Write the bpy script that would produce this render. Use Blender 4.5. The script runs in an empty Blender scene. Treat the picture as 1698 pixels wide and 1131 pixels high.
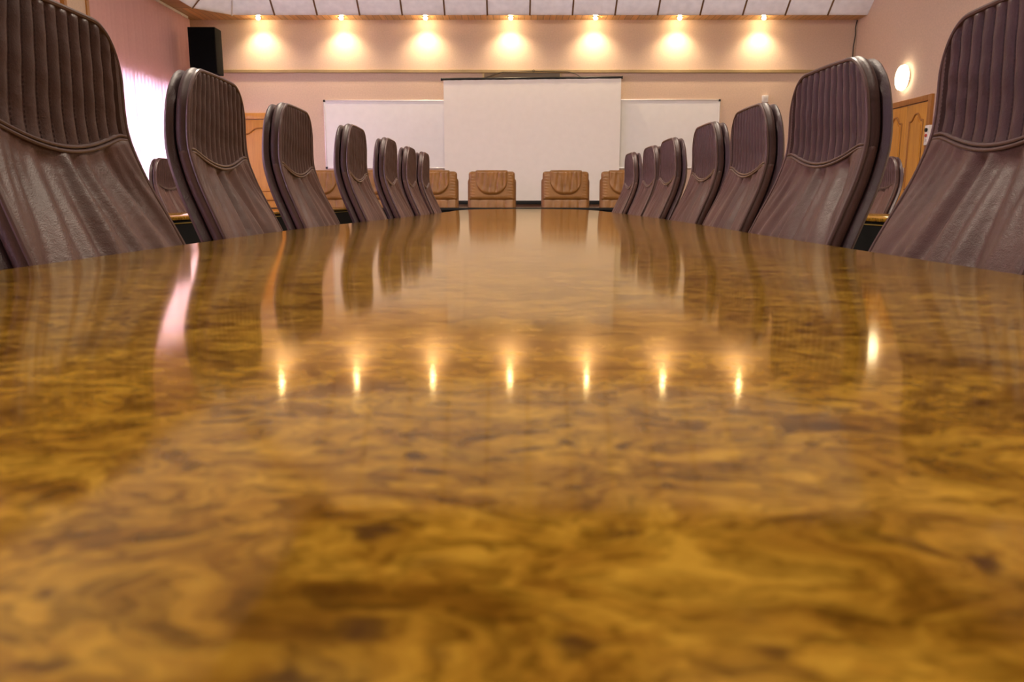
import bpy, bmesh, math, random
import numpy as np
from mathutils import Vector, Matrix

scene = bpy.context.scene
COL = scene.collection
PI = math.pi

# ------------------------------------------------------------------ camera
cam_d = bpy.data.cameras.new('camera')
cam = bpy.data.objects.new('camera', cam_d)
COL.objects.link(cam)
cam.location = (0.0, 0.0, 0.85)                       # ten centimetres above the table top
cam.rotation_euler = (math.radians(90 - 10.2), 0, 0)
cam_d.sensor_width = 36.0
cam_d.lens = 1300.0 / 1698.0 * 36.0
cam_d.clip_start = 0.01
cam_d.clip_end = 100
cam_d.dof.use_dof = True
cam_d.dof.focus_distance = 3.2
cam_d.dof.aperture_fstop = 10.0
scene.camera = cam

# ------------------------------------------------------------------ colour management
vs = scene.view_settings
vs.view_transform = 'Standard'
vs.look = 'None'
vs.gamma = 1.0
vs.use_curve_mapping = False
vs.exposure = 0.28

# ------------------------------------------------------------------ sky outside
world = bpy.data.worlds.new('sky')
scene.world = world
world.use_nodes = True
bg = world.node_tree.nodes['Background']
bg.inputs['Color'].default_value = (0.80, 0.84, 1.0, 1)
bg.inputs['Strength'].default_value = 1.5

WALL_Y, XL, XR, SOF = 14.0, -5.45, 5.85, 3.845
REAR_Y, TOP_Z = -4.0, 5.45
WINS = [(10.60, 13.30), (6.7, 9.7), (3.2, 6.3), (-0.6, 2.5), (-3.7, -1.3)]   # window openings in the left wall
SILL, HEAD = 0.85, 2.60


def area(name, loc, rot, sx, sy, energy, col):
    d = bpy.data.lights.new(name, 'AREA')
    d.shape = 'RECTANGLE'
    d.size, d.size_y, d.energy, d.color = sx, sy, energy, col
    o = bpy.data.objects.new(name, d)
    o.location, o.rotation_euler = loc, rot
    COL.objects.link(o)
    return o


# daylight entering through each window of the left wall
for (y0, y1) in WINS:
    area('window_daylight', (XL - 0.75, (y0 + y1) / 2, 1.85), (0, -PI / 2, 0), 2.2, y1 - y0, 360, (0.76, 0.66, 1.0))
# unseen fill lights added over the middle and rear of the room
FILL_LAMPS = [(-1.6, 5.5), (1.9, 5.5), (-1.6, 3.0), (1.9, 3.0), (-1.6, 0.2), (1.9, 0.2)]
for (x, y) in FILL_LAMPS:
    area('added_fill_light', (x, y, TOP_Z - 0.09), (0, 0, 0), 1.1, 1.1, 250 if y > 5 else 60, (1.0, 0.85, 0.68))


# ------------------------------------------------------------------ materials
def new_mat(name):
    m = bpy.data.materials.new(name)
    m.use_nodes = True
    nt = m.node_tree
    return m, nt, nt.nodes['Principled BSDF']


def nd(nt, typ, **kw):
    n = nt.nodes.new(typ)
    for k, v in kw.items():
        if k in n.inputs:
            n.inputs[k].default_value = v
        else:
            setattr(n, k, v)
    return n


def lk(nt, a, b):
    nt.links.new(a, b)


def ramp(nt, stops):
    r = nt.nodes.new('ShaderNodeValToRGB')
    e = r.color_ramp.elements
    e[0].position, e[0].color = stops[0][0], (*stops[0][1], 1)
    e[1].position, e[1].color = stops[-1][0], (*stops[-1][1], 1)
    for p, c in stops[1:-1]:
        x = e.new(p)
        x.color = (*c, 1)
    return r


def plain(name, col, rough=0.5, metal=0.0, spec=0.5, bump=None, var=0.0):
    """principled surface with a little procedural variation and optional noise bump (scale, strength, distance)"""
    m, nt, b = new_mat(name)
    b.inputs['Base Color'].default_value = (*col, 1)
    b.inputs['Roughness'].default_value = rough
    b.inputs['Metallic'].default_value = metal
    b.inputs['Specular IOR Level'].default_value = spec
    tc = nd(nt, 'ShaderNodeTexCoord')
    if var:
        n = nd(nt, 'ShaderNodeTexNoise', Scale=9.0, Detail=4.0)
        lk(nt, tc.outputs['Object'], n.inputs['Vector'])
        r = ramp(nt, [(0.3, tuple(c * (1 - var) for c in col)), (0.7, tuple(min(1, c * (1 + var)) for c in col))])
        lk(nt, n.outputs['Fac'], r.inputs[0])
        lk(nt, r.outputs[0], b.inputs['Base Color'])
    if bump:
        n = nd(nt, 'ShaderNodeTexNoise', Scale=bump[0], Detail=3.0)
        lk(nt, tc.outputs['Object'], n.inputs['Vector'])
        bp = nd(nt, 'ShaderNodeBump', Strength=bump[1], Distance=bump[2])
        lk(nt, n.outputs['Fac'], bp.inputs['Height'])
        lk(nt, bp.outputs[0], b.inputs['Normal'])
    return m


def leather(name, col, rough=0.42, spec=0.5):
    m, nt, b = new_mat(name)
    tc = nd(nt, 'ShaderNodeTexCoord')
    n = nd(nt, 'ShaderNodeTexNoise', Scale=7.0, Detail=4.0)
    lk(nt, tc.outputs['Object'], n.inputs['Vector'])
    r = ramp(nt, [(0.3, tuple(c * 0.82 for c in col)), (0.7, tuple(c * 1.18 for c in col))])
    lk(nt, n.outputs['Fac'], r.inputs[0])
    lk(nt, r.outputs[0], b.inputs['Base Color'])
    b.inputs['Roughness'].default_value = rough
    b.inputs['Specular IOR Level'].default_value = spec
    v = nd(nt, 'ShaderNodeTexVoronoi', Scale=420.0)
    lk(nt, tc.outputs['Object'], v.inputs['Vector'])
    n2 = nd(nt, 'ShaderNodeTexNoise', Scale=45.0, Detail=5.0)
    lk(nt, tc.outputs['Object'], n2.inputs['Vector'])
    b1 = nd(nt, 'ShaderNodeBump', Strength=0.30, Distance=0.0012)
    lk(nt, v.outputs['Distance'], b1.inputs['Height'])
    b2 = nd(nt, 'ShaderNodeBump', Strength=0.35, Distance=0.004)
    lk(nt, n2.outputs['Fac'], b2.inputs['Height'])
    lk(nt, b1.outputs[0], b2.inputs['Normal'])
    lk(nt, b2.outputs[0], b.inputs['Normal'])
    return m


def wood(name, dark, light, axis='Z', scale=3.0, rough=0.35, plank=None):
    """straight-grained wood; plank=(axis, pitch) adds dark joints between boards"""
    m, nt, b = new_mat(name)
    tc = nd(nt, 'ShaderNodeTexCoord')
    mp = nd(nt, 'ShaderNodeMapping')
    s = {'X': (0.06, 1, 1), 'Y': (1, 0.06, 1), 'Z': (1, 1, 0.06)}[axis]
    mp.inputs['Scale'].default_value = tuple(k * scale for k in s)
    lk(nt, tc.outputs['Object'], mp.inputs['Vector'])
    n = nd(nt, 'ShaderNodeTexNoise', Scale=9.0, Detail=7.0, Roughness=0.62)
    n.inputs['Distortion'].default_value = 0.7
    lk(nt, mp.outputs[0], n.inputs['Vector'])
    r = ramp(nt, [(0.3, dark), (0.68, light)])
    lk(nt, n.outputs['Fac'], r.inputs[0])
    out = r.outputs[0]
    if plank:
        sep = nd(nt, 'ShaderNodeSeparateXYZ')
        lk(nt, tc.outputs['Object'], sep.inputs[0])
        dv = nd(nt, 'ShaderNodeMath', operation='DIVIDE')
        dv.inputs[1].default_value = plank[1]
        lk(nt, sep.outputs[plank[0]], dv.inputs[0])
        fr = nd(nt, 'ShaderNodeMath', operation='FRACT')
        lk(nt, dv.outputs[0], fr.inputs[0])
        fl = nd(nt, 'ShaderNodeMath', operation='FLOOR')
        lk(nt, dv.outputs[0], fl.inputs[0])
        wn = nd(nt, 'ShaderNodeTexWhiteNoise', noise_dimensions='1D')
        lk(nt, fl.outputs[0], wn.inputs['W'])
        mr = nd(nt, 'ShaderNodeMapRange')
        mr.inputs['To Min'].default_value = 0.78
        mr.inputs['To Max'].default_value = 1.12
        lk(nt, wn.outputs['Value'], mr.inputs['Value'])
        lt = nd(nt, 'ShaderNodeMath', operation='GREATER_THAN')
        lt.inputs[1].default_value = 0.07
        lk(nt, fr.outputs[0], lt.inputs[0])
        mr2 = nd(nt, 'ShaderNodeMapRange')
        mr2.inputs['To Min'].default_value = 0.25
        lk(nt, lt.outputs[0], mr2.inputs['Value'])
        mu = nd(nt, 'ShaderNodeMath', operation='MULTIPLY')
        lk(nt, mr.outputs[0], mu.inputs[0])
        lk(nt, mr2.outputs[0], mu.inputs[1])
        vm = nd(nt, 'ShaderNodeVectorMath', operation='SCALE')
        lk(nt, out, vm.inputs[0])
        lk(nt, mu.outputs[0], vm.inputs['Scale'])
        out = vm.outputs[0]
    lk(nt, out, b.inputs['Base Color'])
    b.inputs['Roughness'].default_value = rough
    return m


def burl(name):
    """lacquered burl veneer: swirling gold and brown figure with clusters of dark eyes"""
    m, nt, b = new_mat(name)
    tc = nd(nt, 'ShaderNodeTexCoord')
    mp = nd(nt, 'ShaderNodeMapping')
    mp.inputs['Scale'].default_value = (0.66, 1.0, 1.0)
    lk(nt, tc.outputs['Object'], mp.inputs['Vector'])
    # swirl the coordinates
    w1 = nd(nt, 'ShaderNodeTexNoise', Scale=15.0, Detail=4.0)
    lk(nt, mp.outputs[0], w1.inputs['Vector'])
    sub = nd(nt, 'ShaderNodeVectorMath', operation='SUBTRACT')
    sub.inputs[1].default_value = (0.5, 0.5, 0.5)
    lk(nt, w1.outputs['Color'], sub.inputs[0])
    sc = nd(nt, 'ShaderNodeVectorMath', operation='SCALE')
    sc.inputs['Scale'].default_value = 0.085
    lk(nt, sub.outputs[0], sc.inputs[0])
    ad = nd(nt, 'ShaderNodeVectorMath', operation='ADD')
    lk(nt, mp.outputs[0], ad.inputs[0])
    lk(nt, sc.outputs[0], ad.inputs[1])
    # fine figure
    f = nd(nt, 'ShaderNodeTexNoise', Scale=38.0, Detail=9.0, Roughness=0.66)
    f.inputs['Distortion'].default_value = 0.6
    lk(nt, ad.outputs[0], f.inputs['Vector'])
    r = ramp(nt, BURL_STOPS)
    lk(nt, f.outputs['Fac'], r.inputs[0])

    def mult(a, b_, fac=1.0):
        mx_ = nd(nt, 'ShaderNodeMix', data_type='RGBA', blend_type='MULTIPLY')
        mx_.inputs[0].default_value = fac
        lk(nt, a, mx_.inputs[6])
        lk(nt, b_, mx_.inputs[7])
        return mx_.outputs[2]
    # flowing growth lines: contours of a swirled field
    h = nd(nt, 'ShaderNodeTexNoise', Scale=8.0, Detail=2.5)
    h.inputs['Distortion'].default_value = 0.5
    lk(nt, ad.outputs[0], h.inputs['Vector'])
    hm = nd(nt, 'ShaderNodeMath', operation='MULTIPLY')
    hm.inputs[1].default_value = 62.0
    lk(nt, h.outputs['Fac'], hm.inputs[0])
    hs = nd(nt, 'ShaderNodeMath', operation='SINE')
    lk(nt, hm.outputs[0], hs.inputs[0])
    hr = ramp(nt, [(0.0, (0.74, 0.70, 0.62)), (0.6, (1.06, 1.06, 1.04))])
    hh = nd(nt, 'ShaderNodeMapRange')
    hh.inputs['From Min'].default_value = -1.0
    lk(nt, hs.outputs[0], hh.inputs['Value'])
    lk(nt, hh.outputs[0], hr.inputs[0])
    col_ = mult(r.outputs[0], hr.outputs[0], 0.6)
    # darker patches a few centimetres across and broad tone changes of the veneer leaves
    for (sc_, lo_, hi_, dark_) in ((24.0, 0.34, 0.50, (0.66, 0.60, 0.50)), (6.0, 0.36, 0.58, (0.82, 0.79, 0.74)), (110.0, 0.34, 0.54, (0.55, 0.52, 0.46))):
        g = nd(nt, 'ShaderNodeTexNoise', Scale=sc_, Detail=4.0)
        g.inputs['Distortion'].default_value = 0.9
        lk(nt, ad.outputs[0], g.inputs['Vector'])
        gr = ramp(nt, [(lo_, dark_), (hi_, (1.08, 1.08, 1.06))])
        lk(nt, g.outputs['Fac'], gr.inputs[0])
        col_ = mult(col_, gr.outputs[0])
    # dark eyes, in clusters
    v = nd(nt, 'ShaderNodeTexVoronoi', Scale=70.0)
    lk(nt, ad.outputs[0], v.inputs['Vector'])
    vr = ramp(nt, [(0.15, (1, 1, 1)), (0.40, (0, 0, 0))])
    lk(nt, v.outputs['Distance'], vr.inputs[0])
    c = nd(nt, 'ShaderNodeTexNoise', Scale=14.0, Detail=3.0)
    lk(nt, mp.outputs[0], c.inputs['Vector'])
    cr = ramp(nt, [(0.50, (0, 0, 0)), (0.57, (1, 1, 1))])
    lk(nt, c.outputs['Fac'], cr.inputs[0])
    mm = nd(nt, 'ShaderNodeMath', operation='MULTIPLY')
    lk(nt, vr.outputs[0], mm.inputs[0])
    lk(nt, cr.outputs[0], mm.inputs[1])
    mm2 = nd(nt, 'ShaderNodeMath', operation='MULTIPLY')
    mm2.inputs[1].default_value = 0.85
    lk(nt, mm.outputs[0], mm2.inputs[0])
    eye = nd(nt, 'ShaderNodeMix', data_type='RGBA')
    lk(nt, mm2.outputs[0], eye.inputs[0])
    lk(nt, col_, eye.inputs[6])
    eye.inputs[7].default_value = (0.035, 0.014, 0.005, 1)
    lk(nt, eye.outputs[2], b.inputs['Base Color'])
    b.inputs['Roughness'].default_value = 0.6
    b.inputs['Specular IOR Level'].default_value = 0.0
    # faint unevenness of the lacquer
    n = nd(nt, 'ShaderNodeTexNoise', Scale=160.0, Detail=2.0)
    lk(nt, tc.outputs['Object'], n.inputs['Vector'])
    bp = nd(nt, 'ShaderNodeBump', Strength=0.05, Distance=0.0004)
    lk(nt, n.outputs['Fac'], bp.inputs['Height'])
    gl = nd(nt, 'ShaderNodeBsdfGlossy', Roughness=0.080)
    gl.inputs['Color'].default_value = (1.0, 0.88, 0.64, 1)
    lk(nt, bp.outputs[0], gl.inputs['Normal'])
    fr = nd(nt, 'ShaderNodeFresnel', IOR=1.30)
    mx = nt.nodes.new('ShaderNodeMixShader')
    lk(nt, fr.outputs[0], mx.inputs[0])
    lk(nt, b.outputs[0], mx.inputs[1])
    lk(nt, gl.outputs[0], mx.inputs[2])
    lk(nt, mx.outputs[0], nt.nodes['Material Output'].inputs['Surface'])
    return m


BURL_STOPS = [(0.26, (0.075, 0.032, 0.004)), (0.40, (0.145, 0.069, 0.008)), (0.50, (0.200, 0.104, 0.012)),
              (0.60, (0.255, 0.143, 0.018)), (0.76, (0.185, 0.088, 0.010))]


def emit(name, col, strength):
    m, nt, b = new_mat(name)
    b.inputs['Base Color'].default_value = (0.8, 0.8, 0.8, 1)
    b.inputs['Emission Color'].default_value = (*col, 1)
    b.inputs['Emission Strength'].default_value = strength
    return m


def wallpaper(name, col):
    m, nt, b = new_mat(name)
    tc = nd(nt, 'ShaderNodeTexCoord')
    n = nd(nt, 'ShaderNodeTexNoise', Scale=45.0, Detail=5.0, Roughness=0.7)
    lk(nt, tc.outputs['Object'], n.inputs['Vector'])
    r = ramp(nt, [(0.3, tuple(c * 0.90 for c in col)), (0.7, tuple(min(1, c * 1.08) for c in col))])
    lk(nt, n.outputs['Fac'], r.inputs[0])
    lk(nt, r.outputs[0], b.inputs['Base Color'])
    b.inputs['Roughness'].default_value = 0.75
    b.inputs['Specular IOR Level'].default_value = 0.25
    bp = nd(nt, 'ShaderNodeBump', Strength=0.25, Distance=0.004)
    lk(nt, n.outputs['Fac'], bp.inputs['Height'])
    lk(nt, bp.outputs[0], b.inputs['Normal'])
    return m


def blind_mat():
    m = bpy.data.materials.new('blind_fabric')
    m.use_nodes = True
    nt = m.node_tree
    nt.nodes.clear()
    out = nt.nodes.new('ShaderNodeOutputMaterial')
    tc = nd(nt, 'ShaderNodeTexCoord')
    n = nd(nt, 'ShaderNodeTexNoise', Scale=30.0, Detail=4.0)
    lk(nt, tc.outputs['Object'], n.inputs['Vector'])
    r = ramp(nt, [(0.3, (0.82, 0.49, 0.48)), (0.7, (0.88, 0.55, 0.53))])
    lk(nt, n.outputs['Fac'], r.inputs[0])
    d = nt.nodes.new('ShaderNodeBsdfDiffuse')
    t = nt.nodes.new('ShaderNodeBsdfTranslucent')
    t.inputs['Color'].default_value = (0.86, 0.72, 0.72, 1)
    lk(nt, r.outputs[0], d.inputs['Color'])
    mx = nt.nodes.new('ShaderNodeMixShader')
    mx.inputs[0].default_value = 0.42
    lk(nt, d.outputs[0], mx.inputs[1])
    lk(nt, t.outputs[0], mx.inputs[2])
    lk(nt, mx.outputs[0], out.inputs['Surface'])
    return m


def glass_mat():
    m = bpy.data.materials.new('window_glass')
    m.use_nodes = True
    nt = m.node_tree
    nt.nodes.clear()
    out = nt.nodes.new('ShaderNodeOutputMaterial')
    t = nt.nodes.new('ShaderNodeBsdfTransparent')
    t.inputs['Color'].default_value = (0.95, 0.97, 0.97, 1)
    g = nt.nodes.new('ShaderNodeBsdfGlossy')
    g.inputs['Roughness'].default_value = 0.02
    fr = nd(nt, 'ShaderNodeFresnel', IOR=1.45)
    mx = nt.nodes.new('ShaderNodeMixShader')
    lk(nt, fr.outputs[0], mx.inputs[0])
    lk(nt, t.outputs[0], mx.inputs[1])
    lk(nt, g.outputs[0], mx.inputs[2])
    lk(nt, mx.outputs[0], out.inputs['Surface'])
    return m


M = dict(
    burl=burl('burl_veneer'),
    leather=leather('dark_leather', (0.066, 0.031, 0.0265), rough=0.46, spec=0.30),
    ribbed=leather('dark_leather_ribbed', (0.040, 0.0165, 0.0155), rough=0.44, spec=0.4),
    shell=leather('dark_leather_shell', (0.045, 0.023, 0.026), rough=0.40),
    pipe=plain('leather_piping', (0.075, 0.042, 0.040), 0.32, var=0.1),
    thread=plain('sewing_thread', (0.020, 0.008, 0.012), 0.8, var=0.1),
    tan=leather('tan_leather', (0.25, 0.112, 0.028), rough=0.38),
    tan_dark=leather('tan_leather_side', (0.20, 0.085, 0.023), rough=0.45),
    wall=wallpaper('pink_wallpaper', (0.66, 0.495, 0.38)),
    panel=plain('acoustic_panel', (0.86, 0.79, 0.74), 0.9, bump=(120, 0.6, 0.006), var=0.06),
    batten=wood('batten_wood', (0.13, 0.07, 0.02), (0.24, 0.13, 0.045), 'Y'),
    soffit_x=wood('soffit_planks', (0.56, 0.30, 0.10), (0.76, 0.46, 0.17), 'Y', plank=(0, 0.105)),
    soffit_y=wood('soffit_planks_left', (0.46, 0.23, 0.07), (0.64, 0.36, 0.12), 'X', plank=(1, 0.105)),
    door=wood('oak_door', (0.50, 0.22, 0.030), (0.66, 0.33, 0.055), 'Z', rough=0.3),
    door_dark=wood('oak_moulding', (0.30, 0.11, 0.02), (0.40, 0.17, 0.035), 'Z', rough=0.35),
    trunk=plain('cream_trunking', (0.36, 0.26, 0.12), 0.5, var=0.08),
    white=plain('white_plastic', (0.78, 0.76, 0.74), 0.4, var=0.03),
    board=plain('whiteboard_enamel', (0.86, 0.86, 0.86), 0.28, var=0.02),
    alu=plain('aluminium', (0.75, 0.74, 0.74), 0.35, 0.8, var=0.05),
    screen=plain('screen_fabric', (0.93, 0.90, 0.85), 0.85, spec=0.2, var=0.015),
    black=plain('black_plastic', (0.010, 0.010, 0.011), 0.45, spec=0.3, var=0.2),
    matte=plain('black_matte', (0.006, 0.006, 0.006), 0.8, spec=0.1, var=0.2),
    cloth=plain('speaker_cloth', (0.004, 0.004, 0.004), 0.95, spec=0.05, bump=(300, 0.4, 0.002), var=0.2),
    brown=wood('dark_brown_board', (0.075, 0.035, 0.008), (0.11, 0.055, 0.012), 'X'),
    chrome=plain('chrome', (0.8, 0.8, 0.8), 0.15, 1.0, var=0.03),
    brass=plain('brass_line', (0.45, 0.32, 0.06), 0.35, 0.7, var=0.1),
    carpet=plain('carpet', (0.10, 0.075, 0.06), 0.95, spec=0.1, bump=(250, 0.6, 0.01), var=0.2),
    red=plain('red_plastic', (0.45, 0.03, 0.02), 0.4, var=0.1),
    bulb=emit('halogen_bulb', (1.0, 0.74, 0.40), 160.0),
    globe=emit('opal_glass', (1.0, 0.86, 0.62), 7.0),
    diffuser=emit('fill_diffuser', (1.0, 0.82, 0.62), 3.0),  # glowing face of the added fill panels
    blind=blind_mat(),
    glass=glass_mat(),
)


# ------------------------------------------------------------------ helpers
def obj(name, bm, mat, parent=None, smooth=True, loc=None, rot=None):
    me = bpy.data.meshes.new(name)
    bmesh.ops.recalc_face_normals(bm, faces=bm.faces)
    bm.to_mesh(me)
    bm.free()
    me.materials.append(mat)
    if smooth:
        for p in me.polygons:
            p.use_smooth = True
        try:
            me.set_sharp_from_angle(angle=math.radians(42))
        except Exception:
            pass
    o = bpy.data.objects.new(name, me)
    COL.objects.link(o)
    if parent is not None:
        o.parent = parent
    if loc is not None:
        o.location = loc
    if rot is not None:
        o.rotation_euler = rot
    return o


def tag(o, label, cat, group=None):
    o['label'] = label
    o['category'] = cat
    if group:
        o['group'] = group
    return o


def thing(name, label, cat, loc=(0, 0, 0), rz=0.0, group=None):
    o = bpy.data.objects.new(name, None)
    o.empty_display_size = 0.1
    COL.objects.link(o)
    o.location = loc
    o.rotation_euler = (0, 0, rz)
    return tag(o, label, cat, group)


def struct(name, bm, mat, parent=None, smooth=False):
    o = obj(name, bm, mat, parent, smooth)
    if parent is None:
        o['kind'] = 'structure'
    return o


def children(o):
    return [c for c in bpy.data.objects if c.parent == o]


def dup(src, loc, rz, label, group=None, swap=None):
    """copy of a thing with copies of its parts and sub-parts; swap = {part name: other mesh}"""
    r = src.copy()
    COL.objects.link(r)
    r.location, r.rotation_euler = loc, (0, 0, rz)
    r['label'] = label
    if group:
        r['group'] = group

    def rec(a, b):
        for ch in children(a):
            if ch.parent is b:
                continue
            c = ch.copy()
            COL.objects.link(c)
            c.parent = b
            rec(ch, c)
    rec(src, r)
    return r


def box(bm, x0, x1, y0, y1, z0, z1, bev=0.0):
    v = [bm.verts.new(p) for p in ((x0, y0, z0), (x1, y0, z0), (x1, y1, z0), (x0, y1, z0),
                                   (x0, y0, z1), (x1, y0, z1), (x1, y1, z1), (x0, y1, z1))]
    fs = [bm.faces.new([v[i] for i in q]) for q in
          ((0, 3, 2, 1), (4, 5, 6, 7), (0, 1, 5, 4), (1, 2, 6, 5), (2, 3, 7, 6), (3, 0, 4, 7))]
    if bev:
        es = list({e for f in fs for e in f.edges})
        bmesh.ops.bevel(bm, geom=es, offset=bev, segments=3, affect='EDGES', profile=0.6)
    return bm


def boxm(*a, **k):
    return box(bmesh.new(), *a, **k)


def cyl(bm, p0, p1, r0, r1=None, n=20, caps=True):
    p0, p1 = Vector(p0), Vector(p1)
    r1 = r0 if r1 is None else r1
    d = (p1 - p0).normalized()
    up = Vector((0, 0, 1)) if abs(d.z) < 0.9 else Vector((1, 0, 0))
    a = d.cross(up).normalized()
    b = d.cross(a)
    A = [bm.verts.new(p0 + (a * math.cos(t) + b * math.sin(t)) * r0) for t in [2 * PI * i / n for i in range(n)]]
    B = [bm.verts.new(p1 + (a * math.cos(t) + b * math.sin(t)) * r1) for t in [2 * PI * i / n for i in range(n)]]
    for i in range(n):
        bm.faces.new((A[i], A[(i + 1) % n], B[(i + 1) % n], B[i]))
    if caps:
        bm.faces.new(A)
        bm.faces.new(B)
    return bm


def tube(bm, pts, r, n=8, closed=False):
    pts = [Vector(p) for p in pts]
    N = len(pts)
    rings = []
    prev = None
    for i, p in enumerate(pts):
        if closed:
            t = pts[(i + 1) % N] - pts[i - 1]
        else:
            t = pts[min(i + 1, N - 1)] - pts[max(i - 1, 0)]
        t.normalize()
        if prev is None:
            up = Vector((0, 0, 1)) if abs(t.z) < 0.9 else Vector((1, 0, 0))
            a = t.cross(up).normalized()
        else:
            a = (prev - t * prev.dot(t)).normalized()
        prev = a
        b = t.cross(a)
        rings.append([bm.verts.new(p + (a * math.cos(2 * PI * k / n) + b * math.sin(2 * PI * k / n)) * r) for k in range(n)])
    for i in range(N if closed else N - 1):
        A, B = rings[i], rings[(i + 1) % N]
        for k in range(n):
            bm.faces.new((A[k], A[(k + 1) % n], B[(k + 1) % n], B[k]))
    if not closed:
        bm.faces.new(rings[0])
        bm.faces.new(rings[-1])
    return bm


def lathe(bm, prof, centre=(0, 0, 0), axis='Z', n=32):
    """revolve (radius, height) pairs round an axis"""
    cx, cy, cz = centre
    rings = []
    for (r, h) in prof:
        ring = []
        for k in range(n):
            c, s = math.cos(2 * PI * k / n) * r, math.sin(2 * PI * k / n) * r
            p = {'Z': (cx + c, cy + s, cz + h), 'X': (cx + h, cy + c, cz + s), 'Y': (cx + c, cy + h, cz + s)}[axis]
            ring.append(bm.verts.new(p))
        rings.append(ring)
    for A, B in zip(rings, rings[1:]):
        for k in range(n):
            bm.faces.new((A[k], A[(k + 1) % n], B[(k + 1) % n], B[k]))
    bm.faces.new(rings[0])
    bm.faces.new(rings[-1])
    return bm


def poly(bm, pts):
    return bm.faces.new([bm.verts.new(p) for p in pts])


# ------------------------------------------------------------------ room shell
struct('floor', boxm(XL - 0.3, XR + 0.2, REAR_Y - 0.2, WALL_Y + 0.2, -0.1, 0), M['carpet'])
struct('wall_front', boxm(XL - 0.3, XR + 0.2, WALL_Y, WALL_Y + 0.2, 0, 4.3), M['wall'])
struct('wall_right', boxm(XR, XR + 0.2, REAR_Y, WALL_Y, 0, TOP_Z + 0.2), M['wall'])
struct('wall_rear', boxm(XL - 0.3, XR + 0.2, REAR_Y - 0.2, REAR_Y, 0, TOP_Z + 0.2), M['wall'])
# left wall with window openings
bm = bmesh.new()
box(bm, XL - 0.3, XL, REAR_Y, WALL_Y, 0, SILL)
box(bm, XL - 0.3, XL, REAR_Y, WALL_Y, HEAD, 4.3)
edges = [WALL_Y] + [v for w in WINS for v in (w[1], w[0])] + [REAR_Y]
for i in range(0, len(edges), 2):
    box(bm, XL - 0.3, XL, edges[i + 1], edges[i], SILL, HEAD)
struct('wall_left', bm, M['wall'])
for i, (y0, y1) in enumerate(WINS):
    bm = bmesh.new()
    x0, x1 = XL - 0.19, XL - 0.13
    box(bm, x0, x1, y0, y1, SILL, SILL + 0.06)
    box(bm, x0, x1, y0, y1, HEAD - 0.06, HEAD)
    n = 3
    for k in range(n + 1):
        yc = y0 + 0.03 + (y1 - y0 - 0.06) * k / n
        box(bm, x0, x1, yc - 0.03, yc + 0.03, SILL + 0.06, HEAD - 0.06)
    w = struct('window_%d' % (i + 1), bm, M['white'])
    obj('pane', boxm(XL - 0.165, XL - 0.159, y0 + 0.01, y1 - 0.01, SILL + 0.01, HEAD - 0.01), M['glass'], w, False)

# ceiling: flat top with slopes down to the front and left soffits
EY, EX = 13.65, -5.07                         # inner edges of the soffits
B0, C0 = (-4.61, EY, SOF), (-5.07, 13.17, SOF)
run = (TOP_Z - SOF) / math.tan(math.radians(40))
A0, A1 = (XR, EY, SOF), (XR, EY - run, TOP_Z)
B1 = (-4.61 + 0.4 * run, EY - run, TOP_Z)
D0, D1 = (EX, REAR_Y, SOF), (EX + run, REAR_Y, TOP_Z)
C1 = (EX + run, 13.17 - 0.41 * run, TOP_Z)
bm = bmesh.new()
poly(bm, [A0, B0, B1, A1])
poly(bm, [B0, C0, C1, B1])
poly(bm, [C0, D0, D1, C1])
poly(bm, [A1, B1, C1, D1, (XR, REAR_Y, TOP_Z)]).material_index = 1
ext = bmesh.ops.solidify(bm, geom=bm.faces[:], thickness=-0.06)
struct('ceiling', bm, M['panel']).data.materials.append(M['panel'])
# timber battens on the front slope
dirv = Vector((0, -math.cos(math.radians(40)), math.sin(math.radians(40))))
nrm = Vector((0, -math.sin(math.radians(40)), -math.cos(math.radians(40))))
k = 0
tn = 1
for k in range(-6, 9):
    x = -0.406 + 0.70 * k
    if x < -4.55 or x > XR - 0.2:
        continue
    bm = bmesh.new()
    p0 = Vector((x, EY, SOF)) + dirv * 0.0
    L = run / math.cos(math.radians(40)) * (1.0 if x > -3.6 else 0.3)
    vsx = []
    for (t, s, d) in ((0, -1, 0), (0, 1, 0), (L, 1, 0), (L, -1, 0), (0, -1, 1), (0, 1, 1), (L, 1, 1), (L, -1, 1)):
        vsx.append(bm.verts.new(p0 + dirv * t + Vector((s * 0.013, 0, 0)) + nrm * (0.012 * d - 0.002)))
    for q in ((0, 3, 2, 1), (4, 5, 6, 7), (0, 1, 5, 4), (1, 2, 6, 5), (2, 3, 7, 6), (3, 0, 4, 7)):
        bm.faces.new([vsx[i] for i in q])
    struct('trim_%d' % tn, bm, M['batten'])
    tn += 1
# hip battens at the left corner
for a, b_ in ((B0, B1), (C0, C1)):
    bm = bmesh.new()
    a, b_ = Vector(a), Vector(b_)
    tube(bm, [a + Vector((0, 0, -0.004)), a + (b_ - a) * 0.5 + Vector((0, 0, -0.004))], 0.012, 6)
    struct('trim_%d' % tn, bm, M['white'] if a.x > -5 else M['batten'])  # white puts the light caught by this wooden batten into its colour
    tn += 1
# wooden soffits
bm = bmesh.new()
vb = [(XL, WALL_Y), (XR, WALL_Y), (XR, EY), (-4.61, EY), (-5.07, 13.17), (XL, 13.17)]
lo = [bm.verts.new((x, y, SOF)) for x, y in vb]
hi = [bm.verts.new((x, y, SOF + 0.05)) for x, y in vb]
bm.faces.new(lo)
bm.faces.new(hi)
for i in range(len(vb)):
    j = (i + 1) % len(vb)
    bm.faces.new((lo[i], lo[j], hi[j], hi[i]))
struct('trim_%d' % tn, bm, M['soffit_x']); tn += 1
struct('trim_%d' % tn, boxm(XL, EX, REAR_Y, 13.17, SOF, SOF + 0.05), M['soffit_y']); tn += 1
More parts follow.
